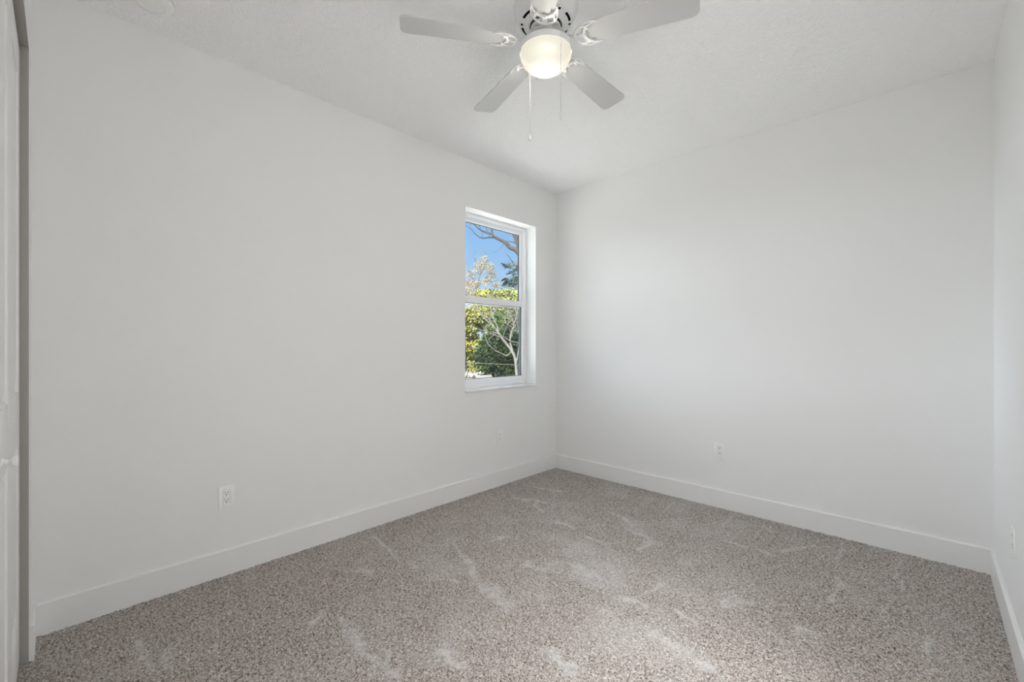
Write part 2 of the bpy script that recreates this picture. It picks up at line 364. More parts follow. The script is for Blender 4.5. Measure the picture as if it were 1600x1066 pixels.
# ------------------------------------------------------------------ closet bifold doors
def leaf(name, x0, x1, y, parent, knobx=None):
    d = empty(name, (x0, y, .0)); d.parent = parent; d.matrix_parent_inverse = Matrix.Translation(-parent.location)
    bpy.context.view_layer.update()
    z0, z1 = .022, OZ-.022; th = .034; st = .082
    mb = MB()
    rails = [(z0, z0+.20), (.86, 1.05), (z1-.12, z1)]
    mb.box(x0, x0+st, y-th, y, z0, z1, .002).box(x1-st, x1, y-th, y, z0, z1, .002)
    for a, b in rails: mb.box(x0+st-.002, x1-st+.002, y-th, y, a, b, .002)
    put(mb.build('door_stile_frame', M['door']), d)
    for a, b in ((rails[0][1], rails[1][0]), (rails[1][1], rails[2][0])):
        # sunk panel with raised, sloping-edged field
        X0, X1, Z0, Z1 = x0+st-.004, x1-st+.004, a-.004, b+.004
        loops = [(0, -.001), (.010, -.009), (.022, -.009), (.052, -.003), ]
        vs_, fs_ = [], []
        for ins, dy in loops: vs_ += [(X0+ins, y+dy, Z0+ins), (X1-ins, y+dy, Z0+ins), (X1-ins, y+dy, Z1-ins), (X0+ins, y+dy, Z1-ins)]
        for k in range(len(loops)-1):
            for i in range(4): fs_.append((k*4+i, k*4+(i+1) % 4, k*4+4+(i+1) % 4, k*4+4+i))
        k = (len(loops)-1)*4; fs_.append((k, k+1, k+2, k+3))
        bk = len(vs_); vs_ += [(X0, y-th+.008, Z0), (X1, y-th+.008, Z0), (X1, y-th+.008, Z1), (X0, y-th+.008, Z1)]
        fs_.append((bk+3, bk+2, bk+1, bk)); 
        for i in range(4): fs_.append((i, (i+1) % 4, bk+(i+1) % 4, bk+i))
        put(MB().add(vs_, fs_).build('door_panel', M['door'], smooth=10), d)
    if knobx:
        rotm = Matrix.Translation((knobx, y, .912)) @ Matrix.Rotation(-pi/2, 4, 'X')
        put(MB().lathe([(.0001, -.001), (.012, -.001), (.012, .003), (.0075, .006), (.0065, .012), (.010, .016), (.0155, .020), (.0165, .025), (.013, .030), (.0001, .032)], 28, mtx=rotm).build('door_knob', M['trim']), d)
    return d
DY = YC-.024; lw = (OX1-OX0-.012)/4
for n_, (a, b, lab) in enumerate(((0, 1, 'white two-leaf paneled bifold closet door at the left edge'), (2, 3, 'white bifold closet door nearest the doorway'))):
    dd = empty('door_%d' % (n_+1), (OX0+.004+a*lw, DY, .02)); struct(dd, lab, 'door')
    bpy.context.view_layer.update()
    for k in (a, b):
        x0 = OX0+.004+k*lw+.001; x1 = OX0+.004+(k+1)*lw-.002
        kx = None
        if k == 1: kx = .94
        if k == 2: kx = x0+.37
        leaf('door_leaf', x0, x1, DY, dd, kx)
M['reveal_shade'] = mat('painted_reveal_shade', (.37, .355, .33), .6, bump=(80, .02, .0005, 2))  # taupe painted in for shade on the closet jamb and soffit
struct(MB().box(OX0-.001, OX0+.002, YC-.11, YC-.0005, 0, OZ-.002).box(OX0, OX1, YC-.11, YC-.0005, OZ-.002, OZ+.001).build('trim_shade', M['reveal_shade'], smooth=0), 'thin strips painted taupe for shade in the closet reveal', 'trim')
struct(MB().box(OX0, OX1, DY-.032, DY-.004, OZ-.018, OZ-.003).build('trim_1', M['track'], smooth=0), 'dark metal track above the closet doors', 'track')

# ------------------------------------------------------------------ outlets
def outlet(loc, rz, label, fallback):
    """duplex receptacle; local +Y looks into the room, plate centre at origin"""
    r = empty('wall_outlet', loc, rz); tag(r, label, 'outlet', 'wall outlets')
    pw, ph = .0365, .058
    mb = MB()
    # plate frame with two openings
    def pl(x0, x1, z0, z1): mb.box(x0, x1, 0, .0055, z0, z1, .0012)
    pl(-pw, -.0175, -ph, ph); pl(.0175, pw, -ph, ph)
    pl(-.019, .019, .0335, ph); pl(-.019, .019, -.0055, .0055); pl(-.019, .019, -ph, -.0335)
    mb.build('cover_plate', M['plastic'], r)
    for s in (1, -1):
        cz = s*.0195
        body = MB(); ol = []
        for k in range(28):
            a = 2*pi*k/28; ol.append((.0172*cos(a), max(-.0142, min(.0142, .0172*sin(a)))))
        mt = Matrix.Translation((0, .0062, cz)) @ Matrix.Rotation(pi/2, 4, 'X')
        body.prism(ol, 0, .005, mt)
        rc = body.build('receptacle', M['plastic'], r)
        sl = MB(); sl.box(-.0078, -.0054, .0058, .0066, cz+.001, cz+.0095).box(.0054, .0074, .0058, .0066, cz+.0018, cz+.0088)
        sl.prism([(.0027*cos(a*pi/8), .0027*sin(a*pi/8)) for a in range(16)], 0, .0008, Matrix.Translation((0, .0066, cz-.0065)) @ Matrix.Rotation(pi/2, 4, 'X'))
        sl.build('slot', M['dark'], rc)
    MB().lathe([(.0001, 0), (.0032, 0), (.0028, .0012), (.0001, .0016)], 14, mtx=Matrix.Translation((0, .0055, 0)) @ Matrix.Rotation(-pi/2, 4, 'X')).build('screw', M['plastic'], r)
    return r
def on_left(px, py):
    a = (px-800)/678; d = CX/(.6932-.7208*a); return (0, CY+d*(.7208+.6932*a), CZ-(py-540)/678*d)
def on_back(px, py):
    a = (px-800)/678; d = -CY/(.7208+.6932*a); return (CX+d*(-.6932+.7208*a), 0, CZ-(py-540)/678*d)
outlet(on_left(353.5, 776.5), -pi/2, 'white duplex outlet low on the left wall, nearest the closet', 1)
outlet(on_left(780.5, 682.5), -pi/2, 'white outlet below the window', 1)
outlet(on_back(1124, 704.5), pi, 'white duplex outlet low on the far wall', 1)
outlet((XR, -.775, .43), pi/2, 'white outlet on the right-hand wall, seen edge on', 1)

# ------------------------------------------------------------------ smoke detector
P = (Vector((CX, CY, 0))+1.885*FW+RT*(-562/678*1.885))
sd = empty('smoke_detector', (P.x, P.y, H)); tag(sd, 'round white smoke detector on the ceiling at the top edge', 'smoke detector')
MB().lathe([(.0001, 0), (.078, 0), (.078, -.010), (.0001, -.010)], 48).build('mounting_base', M['plastic'], sd)
MB().lathe([(.0001, -.010), (.071, -.010), (.071, -.014)], 48).lathe([(.062, -.0145), (.062, -.019)], 48).lathe([(.074, -.0185), (.073, -.030), (.064, -.038), (.045, -.041), (.044, -.0395), (.040, -.0395), (.039, -.041), (.0001, -.042)], 48).build('detector_cover', M['plastic'], sd)
MB().lathe([(.0685, -.012), (.0685, -.020)], 48).build('vent_slot', M['dark'], sd)
MB().lathe([(.0001, 0), (.008, 0), (.0075, -.002), (.0001, -.0025)], 20, mtx=Matrix.Translation((.02, .012, -.0415))).build('test_button', M['plastic'], sd)

# ------------------------------------------------------------------ ceiling fan
D0, L0 = 1.951, .1515
FX = CX+D0*FW.x+L0*RT.x; FY = CY+D0*FW.y+L0*RT.y
fan = empty('ceiling_fan', (FX, FY, H)); tag(fan, 'white five-blade flush mount ceiling fan with lit frosted glass bowl', 'ceiling fan')
def zz(z): return z-H
# housing with real vent slots in its underside
def housing():
    prof = [(.146, 2.740), (.145, 2.728), (.138, 2.712), (.129, 2.700), (.126, 2.685), (.122, 2.674), (.112, 2.668), (.102, 2.665), (.088, 2.661), (.074, 2.655), (.071, 2.660), (.071, 2.70)]
    n = 180; vs_, fs_ = [], []
    for r, z in prof:
        for i in range(n): a = 2*pi*i/n; vs_.append((r*cos(a), r*sin(a), zz(z)))
    for j in range(len(prof)-1):
        for i in range(n):
            ph = (i % 30)
            if j == 6 and (ph in range(2, 16) or ph in (20, 21, 22)): continue
            fs_.append((j*n+i, j*n+(i+1) % n, (j+1)*n+(i+1) % n, (j+1)*n+i))
    return MB().add(vs_, fs_)
housing().build('motor_housing', M['fan'], fan)
MB().lathe([(.118, zz(2.735)), (.118, zz(2.682)), (.075, zz(2.676))], 48).build('motor_core', M['dark'], fan)
fw = MB().lathe([(.0001, zz(2.646)), (.050, zz(2.644)), (.064, zz(2.640)), (.065, zz(2.652)), (.0001, zz(2.668))], 48)
fw.build('flywheel', M['fan'], fan)
MB().lathe([(.0001, zz(2.645)), (.040, zz(2.645)), (.042, zz(2.61)), (.050, zz(2.600)), (.0001, zz(2.598))], 40).build('switch_housing', M['fan'], fan)
MB().lathe([(.0001, zz(2.606)), (.055, zz(2.603)), (.085, zz(2.590)), (.106, zz(2.572)), (.113, zz(2.566)), (.118, zz(2.562)), (.1185, zz(2.540)), (.1165, zz(2.536)), (.1158, zz(2.5405))], 64).build('light_fitter', M['fan'], fan)
MB().lathe([(.1150, zz(2.5415)), (.109, zz(2.550)), (.0001, zz(2.556))], 48).build('socket_plate', M['dark'], fan)
bowl = MB().lathe([(.112, .004), (.1145, -.004), (.1150, -.014), (.1120, -.028), (.1030, -.046), (.0880, -.063), (.0680, -.077), (.0440, -.087), (.0200, -.092), (.0001, -.0935)], 64).build('glass_bowl', M['bowl'], fan, smooth=60, loc=(0, 0, zz(2.540)))
bl = lamp('fan_bulb', 'POINT', 24, (1, .95, .86), (0, 0, zz(2.495)), shadow_soft_size=.035); bl.parent = fan
th0 = 48.08
for k in range(5):
    th = radians(th0+72*k)
    dv = RT*cos(th)+FW*sin(th); ang = math.atan2(dv.y, dv.x)
    rotz = Matrix.Rotation(ang, 4, 'Z')
    pitch = Matrix.Translation((0, 0, zz(2.572))) @ Matrix.Rotation(radians(-10.5), 4, 'X')
    A = rotz @ pitch
    # arm
    arm = MB().tube([(.030, 0, zz(2.640)), (.060, 0, zz(2.636)), (.078, 0, zz(2.618)), (.092, 0, zz(2.596)), (.108, 0, zz(2.584)), (.130, 0, zz(2.574)), (.150, 0, zz(2.568))],
                    [.017, .016, .011, .009, .009, .010, .010], 10, .38, mtx=rotz)
    arm.tube([(.040, -.013, zz(2.637)), (.040, -.013, zz(2.633))], .004, 10, mtx=rotz).tube([(.040, .013, zz(2.637)), (.040, .013, zz(2.633))], .004, 10, mtx=rotz)
    arm.build('blade_arm', M['fan'], fan)
    # openwork bracket under the blade root
    NA, NT = 56, 8; bv_, bf_ = [], []
    for iz in range(NA+1):
        a = radians(78+204*iz/NA)
        ox, oy = .207+.078*cos(a), .0585*sin(a); ix, iy = .246+.060*cos(a)*(1 if cos(a) < 0 else .2), .050*sin(a)
        for it in range(NT+1):
            t = it/NT; bv_.append((ix+(ox-ix)*t, iy+(oy-iy)*t, -.0045))
    for iz in range(NA):
        ad = 78+204*(iz+.5)/NA
        for it in range(NT):
            if 2 <= it <= 5 and any(p <= ad <= q for p, q in ((100, 126), (136, 170), (190, 224), (234, 260))): continue
            o_ = iz*(NT+1)+it; bf_.append((o_, o_+1, o_+NT+2, o_+NT+1))
    br = MB().add(bv_, bf_, A)
    for x_, y_ in ((.196, -.030), (.196, .030), (.178, 0)): br.tube([(x_, y_, -.0105), (x_, y_, -.003)], .0042, 10, mtx=A)
    bo_ = br.build('blade_bracket', M['fan'], fan); so_ = bo_.modifiers.new('solid', 'SOLIDIFY'); so_.thickness = .004; so_.offset = 0
    # blade
    r0, r1, w0, w1 = .165, .640, .053, .0685
    ol = []
    for i in range(13):
        a = pi/2+pi*i/12; ol.append((r0+.030+.030*cos(a), w0*sin(a)))
    for cy_, sgn in ((-w1+.030, -1), (w1-.030, 1)):
        for i in range(9):
            a = (-pi/2 + (pi/2)*i/8) if sgn < 0 else (pi/2*i/8)
            ol.append((r1-.030-.004*abs(sgn)+.030*cos(a), cy_+.030*sin(a)))
    bm_ = MB().prism(ol, -.0028, .0028, A)
    bm_.build('fan_blade', M['blade'], fan, smooth=30)
# pull chains
def chain(lat, dep, ztop, zbot, kind):
    p = RT*lat+FW*dep
    mb = MB().tube([(p.x, p.y, zz(ztop)), (p.x, p.y, zz(zbot))], .0008, 6)
    n = int((ztop-zbot)/.0042)
    for i in range(n): mb.sphere((p.x, p.y, zz(ztop-.0042*i)), .0016, 6, 4)
    c = mb.build('pull_chain', M['chain'], fan, smooth=60)
    T_ = Matrix.Translation((p.x, p.y, zz(zbot)))
    if kind == 'bell': f = MB().lathe([(.0001, .004), (.0022, .003), (.0028, -.002), (.0030, -.012), (.0045, -.024), (.0046, -.030), (.0001, -.032)], 16, mtx=T_)
    else: f = MB().lathe([(.0001, .014), (.0030, .012), (.0030, .004), (.0042, 0), (.0068, -.007), (.0072, -.011), (.0058, -.017), (.0001, -.020)], 18, mtx=T_)
    f.build('chain_fob', M['fan'], c, smooth=60)
chain(.056, -.1035, 2.555, 2.214, 'bell')
chain(-.0667, .100, 2.555, 2.208, 'ball')


# ------------------------------------------------------------------ outdoors
def W(px, py, d):
    p = d*(FW+RT*((px-800)/678)); return Vector((CX+p.x, CY+p.y, CZ-(py-540)/678*d))
GZ = -5.5
def leafmat(name, c1, c2, rough=.6):
    m = bpy.data.materials.new(name); m.use_nodes = True; n = m.node_tree; b = n.nodes['Principled BSDF']
    b.inputs['Roughness'].default_value = rough; b.inputs['Specular IOR Level'].default_value = .25
    t = n.nodes.new('ShaderNodeTexCoord'); z = n.nodes.new('ShaderNodeTexNoise'); z.inputs['Scale'].default_value = 1.3; z.inputs['Detail'].default_value = 5
    n.links.new(t.outputs['Object'], z.inputs['Vector'])
    r = n.nodes.new('ShaderNodeValToRGB'); r.color_ramp.elements[0].position = .4; r.color_ramp.elements[1].position = .6
    r.color_ramp.elements[0].color = (*c1, 1); r.color_ramp.elements[1].color = (*c2, 1)
    n.links.new(z.outputs[0], r.inputs[0]); n.links.new(r.outputs[0], b.inputs['Base Color'])
    return m
M['leaf_yellow'] = leafmat('leaf_yellow', (.30, .28, .075), (.20, .22, .07))
M['leaf_lime'] = leafmat('leaf_lime', (.17, .21, .06), (.27, .27, .10))
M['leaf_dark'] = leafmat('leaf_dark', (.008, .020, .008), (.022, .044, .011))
M['leaf_mid'] = leafmat('leaf_mid', (.046, .101, .021), (.094, .147, .027))
M['leaf_olive'] = leafmat('leaf_olive', (.061, .074, .040), (.107, .114, .061))
M['leaf_tan'] = leafmat('leaf_tan', (.34, .26, .17), (.26, .25, .15))
M['palm'] = leafmat('palm_frond', (.020, .038, .026), (.035, .058, .035))
M['bark_dark'] = mat('bark_dark', (.035, .032, .032), .9, bump=(12, .5, .02, 4), vary=(6, (.05, .046, .046)))
M['bark_pale'] = mat('bark_pale', (.105, .102, .097), .9, bump=(12, .5, .02, 4), vary=(6, (.165, .160, .152)))
M['concrete'] = mat('lot_concrete', (.185, .17, .153), .9, bump=(3, .2, .02, 4), vary=(.3, (.215, .20, .18)))
M['grass'] = mat('ground_grass', (.07, .10, .035), .95, bump=(3, .5, .05, 4), vary=(.4, (.12, .12, .06)))
M['car_white'] = mat('car_white', (.62, .62, .60), .25, bump=(2, .02, .001, 2))
M['car_silver'] = mat('car_silver', (.36, .40, .43), .25, metal=.3, bump=(2, .02, .001, 2))
M['car_glass'] = mat('car_glass', (.03, .04, .05), .1, bump=(2, .02, .001, 2))
M['rubber'] = mat('tyre_rubber', (.02, .02, .02), .8, bump=(20, .1, .002, 2))
M['sign_brown'] = mat('sign_brown', (.035, .022, .018), .6, bump=(20, .1, .002, 2))
M['post'] = mat('post_metal', (.25, .25, .25), .5, metal=.5, bump=(20, .1, .002, 2))

struct(MB().box(-260, -.21, -90, 220, GZ-.3, GZ).build('ground', M['grass'], smooth=0), 'grassy ground below the window', 'ground')
A_, B_, C_, D_ = W(560, 0, 82), W(900, 0, 82), W(900, 0, 112), W(560, 0, 112)
M['bounce_white'] = mat('bounce_coating', (.82, .82, .80), .8, bump=(6, .1, .01, 3))  # unseen white surface added to throw sunlight onto the ceiling
struct(MB().box(-10, -.45, -16, 5, -1.2, -.95).build('roof_bounce', M['bounce_white'], smooth=0), 'unseen white slab added to bounce sunlight up through the window', 'roof')
struct(MB().prism([(p.x, p.y) for p in (A_, B_, C_, D_)], GZ-.1, GZ+.03).build('ground_lot', M['concrete'], smooth=0), 'pale sunlit concrete lot beyond the trees', 'pavement')

def leaves(blobs, n, size, seed, shell=.55):
    """blobs: (centre, (rx,ry,rz)); random leaf sprays (bent quads) filling the crown"""
    rng = np.random.default_rng(seed)
    vol = np.array([b[1][0]*b[1][1]*b[1][2] for b in blobs])**.67; cnt = (n*vol/vol.sum()).astype(int)+1
    P_ = []
    for (c, r), k in zip(blobs, cnt):
        d = rng.normal(size=(k, 3)); d /= np.linalg.norm(d, axis=1)[:, None]
        rad = shell+(1-shell)*rng.uniform(0, 1, (k, 1))**.7
        lump = 1+.16*np.sin(d[:, :1]*7+seed)*np.cos(d[:, 1:2]*6)+.12*np.sin(d[:, 2:]*9+1)
        P_.append(np.array(c)+d*rad*lump*np.array(r))
    P_ = np.concatenate(P_); k = len(P_)
    a = rng.normal(size=(k, 3)); a /= np.linalg.norm(a, axis=1)[:, None]
    b = np.cross(a, rng.normal(size=(k, 3))); b /= np.linalg.norm(b, axis=1)[:, None]
    c = np.cross(a, b); s = size*rng.uniform(.6, 1.3, (k, 1))
    V = np.stack([P_-a*s, P_+b*s*.45+c*s*.12, P_+a*s, P_-b*s*.45+c*s*.12], 1).reshape(-1, 3)
    F = np.arange(4*k).reshape(-1, 4)
    F = np.concatenate([F[:, [0, 1, 2]], F[:, [0, 2, 3]]])
    return V, F
def mesh_np(name, V, F, m, parent):
    me = bpy.data.meshes.new(name); V = np.asarray(V, np.float32); F = np.asarray(F, np.int32); k = F.shape[1]
    me.vertices.add(len(V)); me.vertices.foreach_set('co', V.ravel()); me.loops.add(F.size); me.loops.foreach_set('vertex_index', F.ravel())
    me.polygons.add(len(F)); me.polygons.foreach_set('loop_start', np.arange(0, F.size, k, dtype=np.int32)); me.update(); me.validate()
    me.materials.append(m); o = bpy.data.objects.new(name, me); COL.objects.link(o); o.parent = parent; return o

def limb(mb, pts, r0, r1, n=7, sub=4, wob=.0, rnd=None):
    """smooth tapered limb through the points (Catmull-Rom)"""
    P_ = [Vector(p) for p in pts]; Q = [P_[0]*2-P_[1]]+P_+[P_[-1]*2-P_[-2]]; out = []
    for i in range(1, len(Q)-2):
        for s in range(sub):
            t = s/sub; a, b, c, d = Q[i-1], Q[i], Q[i+1], Q[i+2]
            out.append(.5*((2*b)+(c-a)*t+(2*a-5*b+4*c-d)*t*t+(3*b-a-3*c+d)*t*t*t))
    out.append(P_[-1]); m_ = len(out)
    if rnd and wob:
        out = [p+Vector((rnd.uniform(-wob, wob), rnd.uniform(-wob, wob), rnd.uniform(-wob, wob))) if 0 < i < m_-1 else p for i, p in enumerate(out)]
    mb.tube(out, [r0+(r1-r0)*i/(m_-1) for i in range(m_)], n)
    return out
def grow(mb, p, d, L, r, depth, rnd):
    pts = [p]; q = Vector(p); dd = d.normalized()
    for i in range(4):
        dd = (dd+Vector((rnd.uniform(-.25, .25), rnd.uniform(-.25, .25), rnd.uniform(-.12, .22)))).normalized(); q = q+dd*L/4; pts.append(q.copy())
    limb(mb, pts, r, r*.5, 5, 2)
    if depth > 0:
        for k in range(3):
            b = pts[2+k % 3]; nd = (dd+Vector((rnd.uniform(-.9, .9), rnd.uniform(-.9, .9), rnd.uniform(-.4, .7)))).normalized()
            grow(mb, b, nd, L*.66, r*.5, depth-1, rnd)
def crown_tree(name, px, depth, top, spread, base_frac, leaf_m, bark_m, n, size, seed, label, cat='tree', blobs=None, off=0):
    """tree whose crown tops out at height TOP, crown radius SPREAD"""
    rnd = random.Random(seed); b = W(px, 540, depth); base = Vector((b.x, b.y, GZ))
    r = empty(name, base); tag(r, label, cat)
    Ht = top-GZ; z0 = Ht*base_frac
    if blobs is None:
        blobs = []
        for k in range(15):
            a = k*2.4+rnd.uniform(-.3, .3); q = (.2+.45*((k*.618) % 1))*spread
            rr = spread*rnd.uniform(.36, .52); zc = z0+(Ht-z0)*(.15+.6*rnd.random()) if k > 6 else Ht-rr*.75-rnd.uniform(0, .08)*Ht
            blobs.append(((cos(a)*q, sin(a)*q, min(zc, Ht-rr*.75)), (rr, rr, rr*.75)))
    V, F = leaves(blobs, n, size, seed)
    V = V[:]  # local to base
    tr = MB(); rr0 = max(.07, Ht*.012)
    limb(tr, [(0, 0, -.2), (rnd.uniform(-.2, .2), rnd.uniform(-.2, .2), Ht*.25), (rnd.uniform(-.4, .4), rnd.uniform(-.4, .4), Ht*.5)], rr0, rr0*.7, 10)
    for (c, q) in blobs:
        limb(tr, [(0, 0, Ht*.28), Vector(c)*.5+Vector((0, 0, Ht*.15)), c], rr0*.5, rr0*.12, 6, 3)
    tr.build('trunk', bark_m, r, smooth=60)
    mesh_np('foliage', V, F, leaf_m, r)
    return r
# far treeline behind the lot
rl = random.Random(5)
for i, (px, d, tp, sp_, mt, lb) in enumerate([(726, 119, -.3, 4.2, 'leaf_olive', 'low olive tree just behind the white car across the lot'), (757, 133, .6, 4.3, 'leaf_olive', 'olive tree of the far treeline behind the silver car'),
        (703, 147, 2, 4.4, 'leaf_mid', 'green tree of the far treeline, leftmost of all'), (742, 161, 1.8, 4.4, 'leaf_mid', 'green tree of the far treeline between the two cars'), (790, 150, 2.4, 4.6, 'leaf_olive', 'olive tree of the far treeline, behind the oak')]):
    crown_tree('distant_tree', px, d, tp, sp_, .02, M[mt], M['bark_dark'], 5000, .34, 40+i, lb)['group'] = 'far treeline'
# big bright canopy tree behind (yellow-green, mid)
crown_tree('canopy_tree', 795, 60, 9.6, 5.4, .20, M['leaf_lime'], M['bark_dark'], 22000, .22, 11, 'broad lime green tree crown behind the bare branches, window centre')
crown_tree('canopy_tree', 771, 84, 12.6, 6.6, .05, M['leaf_yellow'], M['bark_dark'], 22000, .30, 12, 'yellow-green tree crown just above the meeting rail, left half of window')
# yellow tree left
crown_tree('yellow_tree', 722, 40, 4.9, 2.5, .45, M['leaf_yellow'], M['bark_dark'], 22000, .14, 13, 'bright yellow-leaved tree at the left edge of the lower sash')
# green patches right of center
crown_tree('green_tree', 780, 50, 5.4, 3.2, .25, M['leaf_mid'], M['bark_dark'], 14000, .16, 14, 'fresh green tree behind the pale bare branches in lower sash')
crown_tree('olive_tree', 812, 46, 5.0, 2.6, .25, M['leaf_olive'], M['bark_dark'], 7000, .13, 16, 'grey-olive tree behind the pale branches at the right jamb')
# dark oak
b_ = []
for (px, py, rr) in [(775, 540, 1.8), (757, 534, 1.4), (790, 530, 1.8), (803, 545, 2.0), (745, 552, 1.0), (765, 556, 1.3), (785, 562, 1.8), (800, 575, 1.8), (812, 560, 2.0), (778, 580, 1.0), (825, 545, 2.2), (815, 585, 1.6)]:
    p = W(px, py, 36); q = W(792, 540, 36); b_.append(((p.x-q.x+rl.uniform(-1, 1), p.y-q.y+rl.uniform(-1, 1), p.z-GZ), (rr, rr, rr*.8)))
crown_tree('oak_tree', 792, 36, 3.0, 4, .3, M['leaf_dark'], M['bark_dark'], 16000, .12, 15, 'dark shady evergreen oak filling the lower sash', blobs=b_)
# low shrubs lower right
for i, (px, py, d, rr) in enumerate([(806, 584, 26, .9), (790, 592, 30, .9), (775, 596, 34, .9)]):
    p = W(px, py, d); r = empty('shrub', (p.x, p.y, GZ)); tag(r, ['olive shrub by the right jamb of the lower sash', 'dark shrub under the oak, middle of the three shrubs', 'small dark shrub nearest the concrete lot'][i], 'shrub', 'shrubs under the oak')
    hh = p.z-GZ; tr = MB()
    for k in range(6):
        a = k*pi/3; limb(tr, [(0, 0, -.1), (.3*cos(a), .3*sin(a), hh*.5), (.6*rr*cos(a), .6*rr*sin(a), hh)], .05, .015, 5, 3)
    tr.build('stem', M['bark_dark'], r)
    V, F = leaves([((0, 0, hh*.35), (rr*1.1, rr*1.1, hh*.4)), ((.2, .1, hh*.8), (rr, rr, rr*.9))], 3500, .09, 60+i)
    mesh_np('foliage', V, F, M['leaf_olive'] if i == 0 else M['leaf_dark'], r)
# sparse tan tree upper left
def sparse():
    rnd = random.Random(21); d = 58; b = W(714, 540, d); base = Vector((b.x, b.y, GZ)); r = empty('sparse_tree', base)
    tag(r, 'thin tall tree with sparse tan new leaves against the sky', 'tree')
    L = lambda px, py, dd=0: W(px, py, d)-base+FW*dd
    tr = MB(); trunk = [(0, 0, -.2), L(722, 545), L(735, 500), L(740, 475), L(744, 452), L(749, 432)]
    limb(tr, trunk, .15, .07, 8, 4)
    ends = [(L(749, 432), L(756, 402)), (L(744, 452), L(731, 420)), (L(744, 452), L(765, 425)), (L(749, 432), L(768, 412)), (L(741, 465), L(728, 440)), (L(746, 442), L(770, 440)), (L(749, 432), L(744, 405)), (L(740, 470), L(722, 460))]
    for a, e in ends:
        mid = (a+e)/2+Vector((rnd.uniform(-.4, .4), rnd.uniform(-.4, .4), .2)); pts = limb(tr, [a, mid, e+FW*rnd.uniform(-1, 1)], .06, .015, 5, 4)
        for k in range(5): grow(tr, pts[rnd.randrange(3, len(pts))], e-a+Vector((rnd.uniform(-1, 1), rnd.uniform(-1, 1), rnd.uniform(-.6, 1))), 1.1, .02, 1, rnd)
    tr.build('trunk', M['bark_pale'], r, smooth=60)
    bl_ = []
    for px, py, rr in [(755, 408, .8), (750, 420, 1.0), (765, 420, .9), (770, 430, .8), (735, 428, .9), (731, 443, 1.1), (760, 440, .9), (743, 445, .9), (725, 455, 1.2), (738, 462, 1.1), (775, 445, .7)]:
        p = W(px, py, d)-base+FW*rnd.uniform(-.8, .8); bl_.append((tuple(p), (rr, rr, rr*.85)))
    V, F = leaves(bl_, 5200, .085, 22, .1); mesh_np('foliage', V, F, M['leaf_tan'], r)
sparse()
# bare dark tree by the window's right side
def bare():
    rnd = random.Random(31); d = 16; b = W(816, 540, d); base = Vector((b.x, b.y, GZ)); r = empty('bare_tree', base)
    tag(r, 'dark leafless tree reaching over the upper sash from the right jamb', 'tree')
    L = lambda px, py, dd=0: W(px, py, d+dd)-base
    tr = MB()
    limb(tr, [(0, 0, -.2), L(818, 560), L(817, 480), L(816, 430), L(813, 398), L(808, 378), L(802, 364), L(795, 340), L(790, 300)], .13, .05, 10, 5)
    limb(tr, [L(814, 400), L(806, 391), L(797, 387), L(789, 379), L(778, 373), L(770, 368), L(768, 358), L(765, 340)], .10, .028, 7, 4)
    limb(tr, [L(770, 366), L(759, 363), L(749, 358), L(740, 350), L(728, 343)], .04, .014, 6, 4)
    limb(tr, [L(777, 372), L(766, 371), L(753, 372), L(743, 366), L(735, 357), L(726, 352)], .032, .010, 6, 4)
    limb(tr, [L(812, 382), L(805, 380), L(797, 377), L(790, 379, .3)], .035, .014, 6, 3)
    limb(tr, [L(816, 418), L(806, 416), L(801, 410), L(796, 402), L(791, 397)], .03, .010, 6, 4)
    limb(tr, [L(818, 420), L(832, 380), L(842, 330), L(850, 280)], .14, .05, 8, 4)
    limb(tr, [L(817, 470), L(835, 430), L(860, 400), L(890, 350)], .12, .04, 8, 4)
    for s_, e_ in [((750, 358), (744, 346)), ((745, 354), (733, 350)), ((760, 363), (756, 352)), ((753, 372), (752, 362)), ((789, 379), (783, 386)), ((800, 362), (808, 345)), ((742, 351), (735, 341)), ((764, 371), (763, 364))]:
        a, e = L(*s_), L(*e_); limb(tr, [a, (a+e)/2+Vector((.03, .03, .04)), e], .014, .006, 5, 3)
        grow(tr, e, e-a, .35, .006, 1, rnd)
    grow(tr, L(790, 300), Vector((0, 0, 1)), 2.5, .06, 2, rnd); grow(tr, L(765, 340), Vector((.2, 0, 1)), 1.6, .03, 2, rnd); grow(tr, L(850, 280), Vector((0, .3, 1)), 2, .05, 2, rnd)
    tr.build('trunk', M['bark_dark'], r, smooth=60)
bare()
